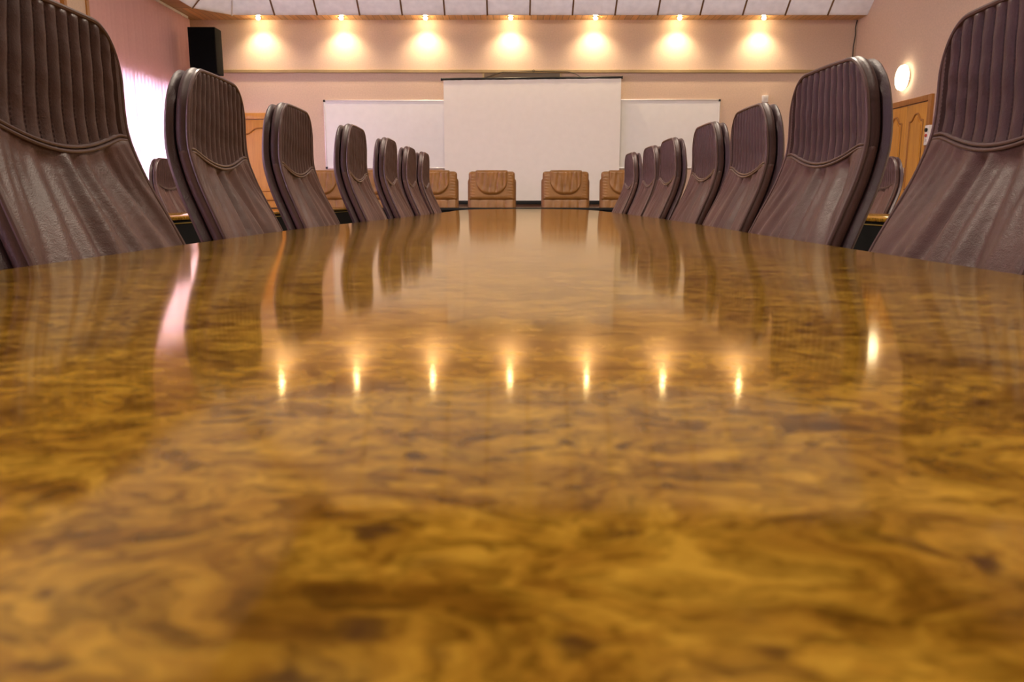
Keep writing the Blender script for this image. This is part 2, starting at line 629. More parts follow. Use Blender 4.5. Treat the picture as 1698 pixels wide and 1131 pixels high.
# cable trunking along the front wall
bm = boxm(XL + 0.25, XR, WALL_Y - 0.035, WALL_Y, 2.985, 3.035, bev=0.006)
struct('trim_%d' % tn, bm, M['trunk']); tn += 1
# pillar between the blinds on the left wall
bm = boxm(XL, XL + 0.12, 9.89, 10.41, 0, SOF)
struct('trim_%d' % tn, bm, M['wall']); tn += 1
for y in (9.86, 10.38):
    struct('trim_%d' % tn, boxm(XL, XL + 0.14, y, y + 0.06, 0, SOF), M['door_dark']); tn += 1
struct('baseboard_front', boxm(XL, XR, WALL_Y - 0.02, WALL_Y, 0, 0.1), M['door_dark'])
struct('baseboard_right', boxm(XR - 0.02, XR, REAR_Y, 11.2, 0, 0.1), M['door_dark'])
struct('baseboard_left', boxm(XL, XL + 0.02, REAR_Y, 10.1, 0, 0.1), M['door_dark'])


# ------------------------------------------------------------------ doors
def arch_outline(w, z0, z1, rise, n=24):
    """raised panel outline with an ogee arch on top, (across, up) pairs"""
    pts = [(-w, z0), (w, z0)]
    for i in range(n + 1):
        t = 1 - 2 * i / n
        h = (math.cos(min(1.0, max(0.0, (abs(t) - 0.12) / 0.66)) * PI) * 0.5 + 0.5) * (0.88 + 0.12 * (1 - min(1.0, abs(t) / 0.6) ** 2))
        pts.append((w * t, z1 - rise + rise * h))
    return pts


def door_leaf(parent_frame, to_world, width, height):
    """leaf of a panelled oak door; to_world maps (across, out, up) to a point"""
    def b3(x0, x1, o0, o1, z0, z1):
        bm_ = bmesh.new()
        a, b2 = to_world(x0, o0, z0), to_world(x1, o1, z1)
        box(bm_, min(a[0], b2[0]), max(a[0], b2[0]), min(a[1], b2[1]), max(a[1], b2[1]), z0, z1, bev=0.003)
        return bm_
    leaf = obj('door_leaf', b3(-width / 2, width / 2, 0.0, 0.04, 0.01, height), M['door'], parent_frame)
    for (z0, z1, rise) in ((0.25, 0.85, 0.0), (1.0, height - 0.14, 0.10)):
        w = width / 2 - 0.115
        pts = arch_outline(w, z0, z1, rise)
        bm_ = bmesh.new()
        tube(bm_, [to_world(x, 0.043, z) for x, z in pts], 0.014, 8, closed=True)
        mo = obj('moulding', bm_, M['door_dark'], leaf)
        bm_ = bmesh.new()
        inner = [(x * (1 - 0.045 / w), z0 + 0.045 + (z - z0) * (1 - 0.09 / (z1 - z0))) for x, z in pts]
        A = [bm_.verts.new(to_world(x, 0.036, z)) for x, z in inner]
        B = [bm_.verts.new(to_world(x, 0.050, z)) for x, z in inner]
        bm_.faces.new(B)
        for i in range(len(A)):
            j = (i + 1) % len(A)
            bm_.faces.new((A[i], A[j], B[j], B[i]))
        obj('raised_panel', bm_, M['door'], leaf)
    return leaf


# double door in the right wall
yc = 11.975
bm = bmesh.new()
box(bm, XR - 0.05, XR, yc - 0.70, yc - 0.62, 0, 2.30, bev=0.006)
box(bm, XR - 0.05, XR, yc + 0.62, yc + 0.70, 0, 2.30, bev=0.006)
box(bm, XR - 0.05, XR, yc - 0.62, yc + 0.62, 2.22, 2.30, bev=0.006)
d1 = struct('door_1', bm, M['door_dark'], smooth=True)
for sgn in (-1, 1):
    yl = yc + sgn * 0.31
    leaf = door_leaf(d1, lambda a, o, z, yl=yl: (XR - o + 0.012, yl + a, z), 0.612, 2.21)
bm = bmesh.new()
box(bm, XR - 0.045, XR - 0.028, yc - 0.09, yc - 0.05, 1.12, 1.32, bev=0.004)
cyl(bm, (XR - 0.04, yc - 0.07, 1.25), (XR - 0.09, yc - 0.07, 1.25), 0.011)
cyl(bm, (XR - 0.085, yc - 0.075, 1.25), (XR - 0.085, yc - 0.19, 1.25), 0.010)
obj('door_handle', bm, M['chrome'], d1)
# door in the front wall, left
xc = -4.36
bm = bmesh.new()
box(bm, xc - 0.52, xc - 0.43, WALL_Y - 0.05, WALL_Y, 0, 2.32, bev=0.006)
box(bm, xc + 0.43, xc + 0.52, WALL_Y - 0.05, WALL_Y, 0, 2.32, bev=0.006)
box(bm, xc - 0.43, xc + 0.43, WALL_Y - 0.05, WALL_Y, 2.22, 2.32, bev=0.006)
d2 = struct('door_2', bm, M['door'], smooth=True)
door_leaf(d2, lambda a, o, z: (xc + a, WALL_Y - o + 0.012, z), 0.852, 2.21)
bm = bmesh.new()
box(bm, xc + 0.33, xc + 0.37, WALL_Y - 0.045, WALL_Y - 0.028, 1.0, 1.2, bev=0.004)
cyl(bm, (xc + 0.35, WALL_Y - 0.04, 1.1), (xc + 0.35, WALL_Y - 0.09, 1.1), 0.011)
cyl(bm, (xc + 0.355, WALL_Y - 0.085, 1.1), (xc + 0.23, WALL_Y - 0.085, 1.1), 0.010)
obj('door_handle', bm, M['chrome'], d2)


# ------------------------------------------------------------------ main table
def offset_poly(pts, d):
    """move a counter-clockwise outline inwards by d"""
    n = len(pts)
    out = []
    for i in range(n):
        p, a, b_ = Vector(pts[i]), Vector(pts[i - 1]), Vector(pts[(i + 1) % n])
        e0, e1 = (p - a).normalized(), (b_ - p).normalized()
        n0, n1 = Vector((-e0.y, e0.x)), Vector((-e1.y, e1.x))
        m_ = (n0 + n1)
        m_ = m_ / max(0.25, m_.length_squared) * 2 if m_.length > 1e-6 else n0
        out.append(p + m_ * d)
    return out


def slab(outline, z0, z1, r, seg=5, joints=None):
    """flat slab with rounded upper and lower rim"""
    bm_ = bmesh.new()
    rings = []
    for k in range(seg + 1):
        a = PI / 2 * k / seg
        rings.append((r * (1 - math.sin(a)), z1 - r * (1 - math.cos(a))))
    rings = [(r * (1 - math.sin(PI / 2 * k / seg)), z1 - r * (1 - math.cos(PI / 2 * k / seg))) for k in range(seg + 1)]
    rings += [(r * (1 - math.cos(PI / 2 * k / seg)), z0 + r * (1 - math.sin(PI / 2 * k / seg))) for k in range(seg + 1)]
    vr = []
    for off, z in rings:
        pts_ = offset_poly(outline, off)
        for q, (sx, sy) in (joints or {}).items():      # butt joints keep a tight, nearly square arris
            pts_[q] = Vector((outline[q][0] + sx * off, outline[q][1] + sy * off * 0.07))
        vr.append([bm_.verts.new((p.x, p.y, z)) for p in pts_])
    for A, B in zip(vr, vr[1:]):
        for i in range(len(A)):
            j = (i + 1) % len(A)
            bm_.faces.new((A[i], A[j], B[j], B[i]))
    bm_.faces.new(vr[0])
    bm_.faces.new(list(reversed(vr[-1])))
    return bm_


EL = [(-1.2, -0.74), (0.3, -0.752), (1.2, -0.752), (1.9, -0.757), (2.8, -0.762), (3.6, -0.710), (4.7, -0.640), (6.0, -0.580), (7.1, -0.55)]
ER = [(-1.2, 0.68), (0.3, 0.70), (1.07, 0.700), (1.5, 0.714), (2.3, 0.735), (3.3, 0.79), (4.5, 0.825), (6.0, 0.828), (7.1, 0.825)]
ys = np.linspace(-1.2, 7.1, 200)


def smooth_interp(tab):
    f = np.interp(ys, [t[0] for t in tab], [t[1] for t in tab])
    k_ = np.hanning(31); k_ /= k_.sum()
    return np.convolve(np.pad(f, 15, mode='edge'), k_, mode='valid')


xl_, xr_ = smooth_interp(EL), smooth_interp(ER)
TZ = 0.75
table = thing('conference_table', 'long burl veneer conference table with mirror gloss top in the middle of the room', 'table', (0, 3.5, 0))


def loc2(p):
    return (p[0], p[1] - 3.5)


GAP = 0.0008
for (ya, yb) in ((-1.2, 3.22), (3.22, 6.72), (6.72, 7.1)):
    yy = [y for y in np.linspace(ya + GAP, yb - GAP, 60)]
    R_ = [(float(np.interp(y, ys, xr_)), y) for y in yy]
    L_ = [(float(np.interp(y, ys, xl_)), y) for y in yy]
    pts = list(R_)
    if yb > 7:                                    # rounded far end
        cx, hw = (xl_[-1] + xr_[-1]) / 2, (xr_[-1] - xl_[-1]) / 2
        for i in range(1, 48):
            a = PI * i / 48
            pts.append((cx + hw * math.copysign(abs(math.cos(a)) ** 0.8, math.cos(a)), 7.1 + 2.0 * math.sin(a) ** 0.8))
    if ya < -1:                                   # rounded near end, behind the camera
        near = [(-0.04 + 0.72 * math.cos(a), -1.2 + 0.45 * math.sin(a)) for a in [PI + PI * i / 24 for i in range(1, 24)]]
        pts = near + pts
    pts += list(reversed(L_))
    jn = {}
    n_ = len(pts)
    if yb < 7:
        e_ = pts.index(R_[-1])
        jn[e_], jn[e_ + 1] = (-1, -1), (1, -1)
    if ya > -1:
        jn[0], jn[n_ - 1] = (-1, 1), (1, 1)
    obj('tabletop', slab([loc2(p) for p in pts], TZ - 0.038, TZ, 0.012, joints=jn), M['burl'], table)
for y, hy in ((0.35, 0.40), (4.46, 0.10), (7.4, 0.40)):
    bm = boxm(-0.16, 0.20, y - hy - 3.5, y + hy - 3.5, 0.0, TZ - 0.0385, bev=0.03)
    obj('pedestal', bm, M['brown'], table)


# ------------------------------------------------------------------ upholstered pads
def smooth_tab(tab, sig=0.03):
    zz = np.linspace(0.3, 1.45, 460)
    f = np.interp(zz, [t[0] for t in tab], [t[1] for t in tab])
    dz = zz[1] - zz[0]
    w = int(3 * sig / dz)
    k_ = np.exp(-0.5 * (np.arange(-w, w + 1) * dz / sig) ** 2)
    k_ /= k_.sum()
    g = np.convolve(np.pad(f, w, mode='edge'), k_, mode='valid')
    return lambda z: float(np.interp(z, zz, g))


def pad(us, vs_, P, relief, depth, back_out=0.006, side_bulge=0.006, nside=4):
    """closed cushion: P(u,v) -> (point, normal, outward edge hint); front displaced by relief, sides bulged"""
    bm_ = bmesh.new()
    nu, nv = len(us), len(vs_)
    pts = [[P(u, v) for u in us] for v in vs_]
    F = [[bm_.verts.new(pts[j][i][0] + pts[j][i][1] * relief(us[i], vs_[j])) for i in range(nu)] for j in range(nv)]
    for j in range(nv - 1):
        for i in range(nu - 1):
            bm_.faces.new((F[j][i], F[j][i + 1], F[j + 1][i + 1], F[j + 1][i]))
    loop = [(0, i) for i in range(nu)] + [(j, nu - 1) for j in range(1, nv)] + \
           [(nv - 1, i) for i in range(nu - 2, -1, -1)] + [(j, 0) for j in range(nv - 2, 0, -1)]
    n = len(loop)
    base = [pts[j][i][0] for j, i in loop]
    nrm_ = [pts[j][i][1] for j, i in loop]
    cen = sum(base, Vector()) / n
    outs = []
    for q in range(n):
        t = base[(q + 2) % n] - base[q - 2]
        o = t.cross(nrm_[q])
        o = o.normalized() if o.length > 1e-9 else (base[q] - cen).normalized()
        if o.dot(base[q] - cen) < 0:
            o = -o
        outs.append(o)
    prev = [F[j][i] for j, i in loop]
    edge = [relief(us[i], vs_[j]) for j, i in loop]
    for s in range(1, nside + 1):
        k_ = s / nside
        cur = [bm_.verts.new(base[q] + nrm_[q] * (edge[q] + (-depth - edge[q]) * k_) + outs[q] * (side_bulge * math.sin(PI * k_)))
               for q in range(n)]
        for q in range(n):
            r_ = (q + 1) % n
            bm_.faces.new((prev[q], prev[r_], cur[r_], cur[q]))
        prev = cur
    ringmap = {loop[q]: prev[q] for q in range(n)}
    G = [[None] * nu for _ in range(nv)]
    for j in range(nv):
        for i in range(nu):
            if (j, i) in ringmap:
                G[j][i] = ringmap[(j, i)]
            else:
                b_ = math.sin(PI * i / (nu - 1)) ** 0.4 * math.sin(PI * j / (nv - 1)) ** 0.4
                G[j][i] = bm_.verts.new(pts[j][i][0] - pts[j][i][1] * (depth + back_out * b_))
    for j in range(nv - 1):
        for i in range(nu - 1):
            bm_.faces.new((G[j][i], G[j + 1][i], G[j + 1][i + 1], G[j][i + 1]))
    return bm_


def edge_round(d, R):
    if d >= R:
        return 0.0
    t = 1 - d / R
    return -R * 0.75 * (1 - math.sqrt(max(0.0, 1 - t * t)))


def usamples(n, extra=3):
    u = list(np.linspace(-1, 1, n))
    step = u[1] - u[0]
    ends = [step * k / (extra + 1) for k in range(1, extra + 1)]
    return sorted(u + [-1 + e for e in ends] + [1 - e for e in ends])


# ------------------------------------------------------------------ dark chair
# back profile: height -> distance behind the seam point (chair faces +x)
prof = smooth_tab([(0.3, 0.16), (0.45, 0.195), (0.60, 0.152), (0.75, 0.090), (0.90, 0.022), (0.985, -0.004), (1.04, -0.006),
                   (1.15, 0.001), (1.25, 0.014), (1.45, 0.02)], 0.022)
hwf = smooth_tab([(0.3, 0.285), (0.75, 0.283), (0.88, 0.262), (0.98, 0.249), (1.10, 0.237), (1.25, 0.214), (1.45, 0.21)], 0.03)
ZB = 0.47


def chair_top(u, top=1.213):
    a = 0.58
    t = max(0.0, (abs(u) - a) / (1 - a))
    return top - 0.010 * u * u - 0.105 * (1 - math.sqrt(max(0.0, 1 - t ** 2.2)))


def seam(u):
    return 0.985 - 0.038 * (1 - min(1.0, abs(u) / 0.86) ** 2) ** 1.25


def spt(u, z, wid=1.0):
    e = 0.004
    t = Vector((prof(z + e) - prof(z - e), 0, 2 * e)).normalized()
    nrm_ = Vector((t.z, 0, -t.x))
    x = prof(z) + 0.012 * (u * u)                # slightly wrapped round the sitter
    return Vector((x, u * hwf(z) * wid, z)), nrm_


def head_P(u, v):
    z0, z1 = seam(u), chair_top(u)
    p, n_ = spt(u, z0 + (z1 - z0) * v)
    return p, n_


NR = 11


def head_relief(u, v):
    z0, z1 = seam(u), chair_top(u)
    de = min((1 - abs(u)) * 0.24, (1 - v) * (z1 - z0) + 0.0, v * (z1 - z0) + 0.004)
    r_ = edge_round(de, 0.012)
    x = (u / 0.90 + 1) / 2 * NR
    if 0 <= x <= NR:
        rib = 0.0135 * (abs(math.sin(PI * x)) ** 0.55 - 1)
        rib += 0.0007 * math.sin(23 * v + 7 * math.floor(x)) * abs(math.sin(PI * x))
    else:
        rib = 0.0
    lift = 0.010 * math.sin(PI * min(1, max(0, v))) ** 0.7 * (1 - u * u)
    return r_ + rib * min(1, de / 0.012) + lift


def low_P(u, v):
    z1 = seam(u)
    p, n_ = spt(u, ZB + (z1 - ZB) * v)
    return p, n_


def folds(seed):
    rnd = random.Random(seed)
    fl = []
    for k in range(8):
        u0 = -0.50 + 1.0 * k / 7 + rnd.uniform(-0.05, 0.05)
        u1 = u0 * rnd.uniform(1.2, 2.0) + rnd.uniform(-0.10, 0.10)
        fl.append((u0, u1, rnd.uniform(0.006, 0.013), rnd.uniform(0.045, 0.10), rnd.uniform(0.0, 0.35), rnd.uniform(-1, 1)))
    # short diagonal creases in the upper corners
    for s in (-1, 1):
        for k in range(3):
            fl.append((s * (0.62 + 0.09 * k), s * (0.86 + 0.16 * k), 0.006, 0.035, 0.62, 0))
    return fl


def make_low_relief(seed):
    fl = folds(seed)

    def rel(u, v):
        z1 = seam(u)
        de = min((1 - abs(u)) * 0.27, (1 - v) * (z1 - ZB) + 0.003, v * (z1 - ZB))
        r_ = edge_round(de, 0.013)
        h = 0.0
        for (u0, u1, a, w, vend, wob) in fl:
            uu = u0 + (u1 - u0) * (1 - v) * 1.6 + 0.03 * wob * math.sin(5 * v)
            t = (v - vend) / (1 - vend)
            if t <= 0:
                continue
            am = 1.25 * a * min(1.0, t * 2.0) * min(1.0, (1 - v) * 26 + 0.35)
            d = (u - uu) / w
            if abs(d) < 4:
                h += am * (0.4 * math.exp(-0.5 * (d - 1.5) ** 2) - math.exp(-0.5 * d * d))
        return r_ + h * min(1, de / 0.03) + 0.012 * (1 - u * u) * math.sin(PI * v)
    return rel


def shell_P(u, v):
    z0, z1 = ZB, chair_top(u, 1.200)
    p, n_ = spt(u, z0 + (z1 - z0) * v, 1.01)
    return p - n_ * 0.043, n_


def shell_relief(u, v):
    z0, z1 = ZB, chair_top(u, 1.200)
    de = min((1 - abs(u)) * 0.25, (1 - v) * (z1 - z0), v * (z1 - z0))
    return edge_round(de, 0.012)


def edge_curve(off, wid=1.0, n=40):
    """outline of the cushion from bottom left over the top to bottom right, pushed back by off"""
    pts = []
    for k in range(n):
        z = ZB + 0.01 + (chair_top(-1) - ZB - 0.01) * k / n
        p, n_ = spt(-1, z, wid)
        pts.append(p - n_ * off)
    for u in np.sin(np.linspace(-PI / 2, PI / 2, 70)):
        p, n_ = spt(u, chair_top(u), wid)
        pts.append(p - n_ * off)
    for k in range(n):
        z = chair_top(1) + (ZB + 0.01 - chair_top(1)) * (k + 1) / n
        p, n_ = spt(1, z, wid)
        pts.append(p - n_ * off)
    return pts


US = usamples(111)
UL = usamples(91)
head_me = pad(US, list(np.linspace(0, 1, 44)), head_P, head_relief, 0.036)

bm_ = head_me


def fn(vl):
    f_ = bm_.faces.new(vl)
    f_.material_index = 1                        # rows of sewing stitches beside the channels
    return f_


for k in range(NR + 1):
    u = (2.0 * k / NR - 1) * 0.90
    z0, z1 = seam(u) + 0.012, chair_top(u) - 0.012
    z = z0
    while z < z1 - 0.006:
        for du in (-0.012, 0.012):
            a_, b_ = [], []
            for zz, lst in ((z, a_), (z + 0.005, b_)):
                v = (zz - seam(u)) / (chair_top(u) - seam(u))
                p, n_ = spt(u + du, zz)
                p = p + n_ * (head_relief(u + du, v) + 0.0004)
                lst += [bm_.verts.new(p + Vector((0, -0.0006, 0))), bm_.verts.new(p + n_ * 0.0007), bm_.verts.new(p + Vector((0, 0.0006, 0)))]
            fn((a_[0], a_[1], b_[1], b_[0]))
            fn((a_[1], a_[2], b_[2], b_[1]))
            fn((a_[2], a_[0], b_[0], b_[2]))
            fn(a_)
            fn(b_)
            if k in (0, NR):
                break
        z += 0.0085


def build_dark_chair(label, group):
    t = thing('executive_chair', label, 'chair', group=group)
    bm_ = pad(UL, list(np.linspace(0, 1, 60)), low_P, make_low_relief(3), 0.036)
    obj('backrest', bm_, M['leather'], t)
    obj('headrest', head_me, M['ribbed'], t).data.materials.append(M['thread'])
    bm_ = bmesh.new()
    tube(bm_, edge_curve(0.004, 1.008), 0.0055, 8)
    obj('edge_piping', bm_, M['pipe'], t)
    bm_ = bmesh.new()
    for dz in (-0.0048, 0.0042):
        pts = []
        for u in np.linspace(-0.992, 0.992, 70):
            p, n_ = spt(u, seam(u) + dz)
            pts.append(p + n_ * (-0.0035 + 0.005 * (1 - u * u) + edge_round((1 - abs(u)) * 0.245, 0.012)))
        tube(bm_, pts, 0.0038, 8)
    obj('seam_piping', bm_, M['pipe'], t)
    obj('back_shell', pad(usamples(25), list(np.linspace(0, 1, 40)), shell_P, shell_relief, 0.024, 0.012, 0.008), M['shell'], t)
    # seat, column, star base
    bm_ = boxm(0.14, 0.62, -0.26, 0.26, 0.40, 0.50, bev=0.04)
    obj('seat', bm_, M['leather'], t)
    bm_ = bmesh.new()
    cyl(bm_, (0.40, 0, 0.10), (0.40, 0, 0.41), 0.028)
    box(bm_, 0.30, 0.50, -0.10, 0.10, 0.375, 0.40)
    obj('gas_column', bm_, M['black'], t)
    for k in range(5):
        a = 2 * PI * k / 5 + 0.3
        bm_ = bmesh.new()
        ex, ey = 0.40 + 0.30 * math.cos(a), 0.30 * math.sin(a)
        cyl(bm_, (0.40, 0, 0.12), (ex, ey, 0.085), 0.03, 0.018, 10)
        lg = obj('leg', bm_, M['black'], t)
        bm_ = bmesh.new()
        cyl(bm_, (ex - 0.02 * math.sin(a), ey + 0.02 * math.cos(a), 0.035), (ex + 0.02 * math.sin(a), ey - 0.02 * math.cos(a), 0.035), 0.035, n=14)
        cyl(bm_, (ex, ey, 0.04), (ex, ey, 0.09), 0.008, n=8)
        obj('caster', bm_, M['black'], lg)
    return t


ORD = ['nearest the camera', 'second from the camera', 'third from the camera', 'fourth from the camera',
       'fifth from the camera', 'sixth from the camera', 'farthest from the camera']
LEFT = [(-0.866, 1.55, -1), (-0.891, 2.45, 1), (-0.871, 3.25, 0), (-0.793, 4.10, 0), (-0.750, 4.94, 0), (-0.725, 5.74, 0), (-0.688, 6.34, 0)]
RIGHT = [(0.908, 1.50, -2), (0.880, 2.27, 3), (0.955, 3.25, 0), (0.955, 3.98, 0), (0.962, 4.94, 0), (0.966, 5.63, 0), (0.942, 6.40, 0)]
proto = None
for side, rows in (('left', LEFT), ('right', RIGHT)):
    for i, (x, y, a) in enumerate(rows):
        hue = 'dark brown' if side == 'left' else 'maroon brown'
        lab = 'high-backed %s leather chair on the %s side of the table, %s' % (hue, side, ORD[i])
        grp = 'executive chairs along the conference table'
        rz = math.radians(a) + (0 if side == 'left' else PI)
        if proto is None:
            proto = build_dark_chair(lab, grp)
            proto.location, proto.rotation_euler = (x, y, 0), (0, 0, rz)
        else:
            dup(proto, (x, y, 0), rz, lab, grp)
dup(proto, (-3.13, 7.28, 0), math.radians(0), 'dark brown leather chair behind the left side table by the window blinds', 'executive chairs at the side tables')
dup(proto, (3.25, 7.02, 0), PI, 'dark brown leather chair behind the right side table in front of the double door', 'executive chairs at the side tables')

# second set of creases for every other chair back
alt = bpy.data.meshes.new('backrest_creased')
bm = pad(UL, list(np.linspace(0, 1, 60)), low_P, make_low_relief(11), 0.036)
bmesh.ops.recalc_face_normals(bm, faces=bm.faces)
bm.to_mesh(alt)
bm.free()
alt.materials.append(M['leather'])
for p in alt.polygons:
    p.use_smooth = True
for k_, o in enumerate([o for o in bpy.data.objects if o.name.split('.')[0] == 'backrest']):
    if k_ % 2:
        o.data = alt

# ------------------------------------------------------------------ side tables and head table
def side_table(name, label, x0, x1, y0, y1, panel_side, top_mat='burl'):
    cx, cy = (x0 + x1) / 2, (y0 + y1) / 2
    t = thing(name, label, 'table', (cx, cy, 0))
    hx, hy = (x1 - x0) / 2, (y1 - y0) / 2
    o = [(-hx, -hy), (hx, -hy), (hx, hy), (-hx, hy)]
    obj('tabletop', slab(o, 0.728, 0.75, 0.004, 3), M[top_mat], t)
    e = 0.012
    if panel_side in ('+x', '-x'):
        s = 1 if panel_side == '+x' else -1
        a, b_ = sorted((s * (hx - 0.035), s * (hx - 0.01)))
        obj('modesty_panel', boxm(a, b_, -hy + 0.02, hy - 0.02, 0.03, 0.7275), M['matte'], t, False)
        a, b_ = sorted((s * (hx - 0.0098), s * (hx - 0.006)))
        obj('brass_strip', boxm(a, b_, -hy + 0.02, hy - 0.02, 0.706, 0.712), M['brass'], t, False)
        for yy in (-hy + 0.2, -1.2, hy - 0.2):
            obj('leg', boxm(-s * (hx - 0.06) - 0.03, -s * (hx - 0.06) + 0.03, yy - 0.03, yy + 0.03, 0, 0.7275, bev=0.004), M['matte'], t)
    else:
        obj('modesty_panel', boxm(-hx + 0.02, hx - 0.02, -hy + 0.008, -hy + 0.03, 0.03, 0.7275), M['matte'], t, False)
        obj('edge_band', boxm(-hx, hx, -hy - 0.006, -hy - 0.0005, 0.722, 0.7505), M['black'], t, False)
        for xx in (-hx + 0.2, 0.25, hx - 0.2):
            obj('leg', boxm(xx - 0.03, xx + 0.03, hy - 0.09, hy - 0.03, 0, 0.7275, bev=0.004), M['matte'], t)
    return t


side_table('side_table', 'long veneered side table with black front panel along the window side', -2.72, -2.03, 4.3, 10.4, '+x')
side_table('side_table', 'long veneered side table with black front panel along the double door side', 2.07, 2.76, 4.3, 10.4, '-x')
side_table('head_table', 'black edged table across the far end in front of the tan chairs', -3.3, 3.3, 10.5, 11.12, '-y')


# ------------------------------------------------------------------ tan chairs
tp = smooth_tab([(0.3, 0.10), (0.5, 0.06), (0.7, 0.03), (0.9, 0.0), (1.28, -0.02), (1.45, -0.03)], 0.03)


def tan_pt(y, z):
    e = 0.004
    t = Vector((tp(z + e) - tp(z - e), 0, 2 * e)).normalized()
    return Vector((tp(z), y, z)), Vector((t.z, 0, -t.x))


def tan_pad(z0f, z1f, hw, R, off, depth, relief_extra, nu=41, nv=30, bulge=0.008):
    def P(u, v):
        z0, z1 = z0f(u), z1f(u)
        p, n_ = tan_pt(u * hw, z0 + (z1 - z0) * v)
        return p + n_ * off, n_

    def rel(u, v):
        L = z1f(u) - z0f(u)
        de = min((1 - abs(u)) * hw, v * L, (1 - v) * L)
        return edge_round(de, R) + relief_extra(u, v)
    return pad(usamples(nu), list(np.linspace(0, 1, nv)), P, rel, depth, 0.004, bulge)


def corner(u, a, h):
    t = max(0.0, (abs(u) - a) / (1 - a))
    return h * (1 - math.sqrt(max(0.0, 1 - t * t)))


def build_tan_chair(label, group):
    t = thing('tan_chair', label, 'chair', group=group)
    rnd = random.Random(5)
    cr = [(rnd.uniform(-0.8, 0.8), rnd.uniform(-0.12, 0.12), rnd.uniform(0.006, 0.013), rnd.uniform(0.035, 0.07)) for _ in range(9)]

    def crease(u, v):
        h = 0
        for (u0, sl, a, w) in cr:
            d = (u - u0 - sl * (1 - v) * 2) / w
            h -= a * math.exp(-0.5 * d * d) * min(1, 3 * v) * min(1, 4 * (1 - v) + 0.3)
        return h

    def side_crease(u, v):
        if abs(u) < 0.72:
            return 0.0
        return -0.008 * (0.5 + 0.5 * math.sin(60 * v + 9 * u)) * min(1, (abs(u) - 0.72) * 8) * min(1, (1 - abs(u)) * 12)
    obj('headrest', tan_pad(lambda u: 0.85 + corner(u, 0.9, 0.02), lambda u: 1.248 - corner(u, 0.88, 0.035), 0.325, 0.05, 0.05, 0.06, side_crease), M['tan'], t)
    obj('head_pillow', tan_pad(lambda u: 0.93 + corner(u, 0.2, 0.20), lambda u: 1.260 - corner(u, 0.9, 0.015), 0.225, 0.035, 0.078, 0.025,
                               lambda u, v: crease(u, v) + 0.012 * (1 - u * u)), M['tan'], t)

    def panel(u, v):
        g = 0.0
        for c in (-0.58, 0.58):
            d = (u - c) / 0.03
            g -= 0.008 * math.exp(-0.5 * d * d)
        return g + crease(u * 1.3, 1 - v) * 0.7
    obj('backrest', tan_pad(lambda u: 0.50, lambda u: 0.87, 0.322, 0.03, 0.012, 0.03, panel), M['tan'], t)
    obj('back_shell', tan_pad(lambda u: 0.48, lambda u: 1.17 - corner(u, 0.8, 0.06), 0.342, 0.02, -0.012, 0.04, lambda u, v: 0.0), M['tan_dark'], t)
    obj('seat', boxm(0.06, 0.56, -0.29, 0.29, 0.38, 0.49, bev=0.04), M['tan'], t)
    bm_ = bmesh.new()
    cyl(bm_, (0.28, 0, 0.10), (0.28, 0, 0.385), 0.028)
    obj('gas_column', bm_, M['black'], t)
    for k in range(5):
        a = 2 * PI * k / 5 + 0.3
        bm_ = bmesh.new()
        ex, ey = 0.28 + 0.30 * math.cos(a), 0.30 * math.sin(a)
        cyl(bm_, (0.28, 0, 0.12), (ex, ey, 0.085), 0.03, 0.018, 10)
        lg = obj('leg', bm_, M['black'], t)
        bm_ = bmesh.new()
        cyl(bm_, (ex - 0.02 * math.sin(a), ey + 0.02 * math.cos(a), 0.035), (ex + 0.02 * math.sin(a), ey - 0.02 * math.cos(a), 0.035), 0.035, n=14)
        cyl(bm_, (ex, ey, 0.04), (ex, ey, 0.09), 0.008, n=8)
        obj('caster', bm_, M['black'], lg)
    return t


TAN = [(-2.75, 11.55, 'tan leather chair at the head table, leftmost of the row'),
       (-1.94, 11.55, 'tan leather chair at the head table, second of the row from the left'),
       (-1.125, 11.55, 'tan leather chair at the head table partly hidden by the last left chair'),
       (-0.292, 11.55, 'whole visible tan leather chair at the head table left of centre'),
       (0.775, 11.55, 'whole visible tan leather chair at the head table right of centre'),
       (1.62, 11.55, 'tan leather chair at the head table, rightmost of the row')]
tproto = None
for x, y, lab in TAN:
    if tproto is None:
        tproto = build_tan_chair(lab, 'tan chairs at the head table')
        tproto.location, tproto.rotation_euler = (x, y, 0), (0, 0, -PI / 2)
    else:
        dup(tproto, (x, y, 0), -PI / 2 + math.radians(random.Random(x).uniform(-2, 2)), lab, 'tan chairs at the head table')

# ------------------------------------------------------------------ projection screen and boards
scr = thing('projection_screen', 'large cream projection screen hanging from a black rod on the far wall', 'screen', (0.35, 13.90, 0))
bm = bmesh.new()
cyl(bm, (-1.545, 0, 2.868), (1.515, 0, 2.898), 0.022, n=20)
cyl(bm, (-1.56, 0, 2.868), (-1.545, 0, 2.868), 0.026, n=20)
cyl(bm, (1.515, 0, 2.898), (1.53, 0, 2.898), 0.026, n=20)
obj('rod', bm, M['black'], scr)
bm = bmesh.new()
NX, NZ = 120, 60
g = []
for j in range(NZ + 1):
    v = j / NZ
    row = []
    for i in range(NX + 1):
        u = i / NX
        x = -1.515 + 3.02 * u
        zt = 2.868 + 0.030 * u
        z = zt + (0.84 - zt) * v
        y = 0.0015 * math.sin(42 * u) * math.exp(-v * 7) + 0.004 * math.exp(-((u - 0.09 - 0.02 * v) / 0.012) ** 2) * math.exp(-v * 1.2) \
            + 0.0012 * math.sin(150 * u) * math.exp(-v * 14)
        row.append(bm.verts.new((x, y - 0.012, z)))
    g.append(row)
for j in range(NZ):
    for i in range(NX):
        bm.faces.new((g[j][i], g[j][i + 1], g[j + 1][i + 1], g[j + 1][i]))
obj('fabric', bm, M['screen'], scr)
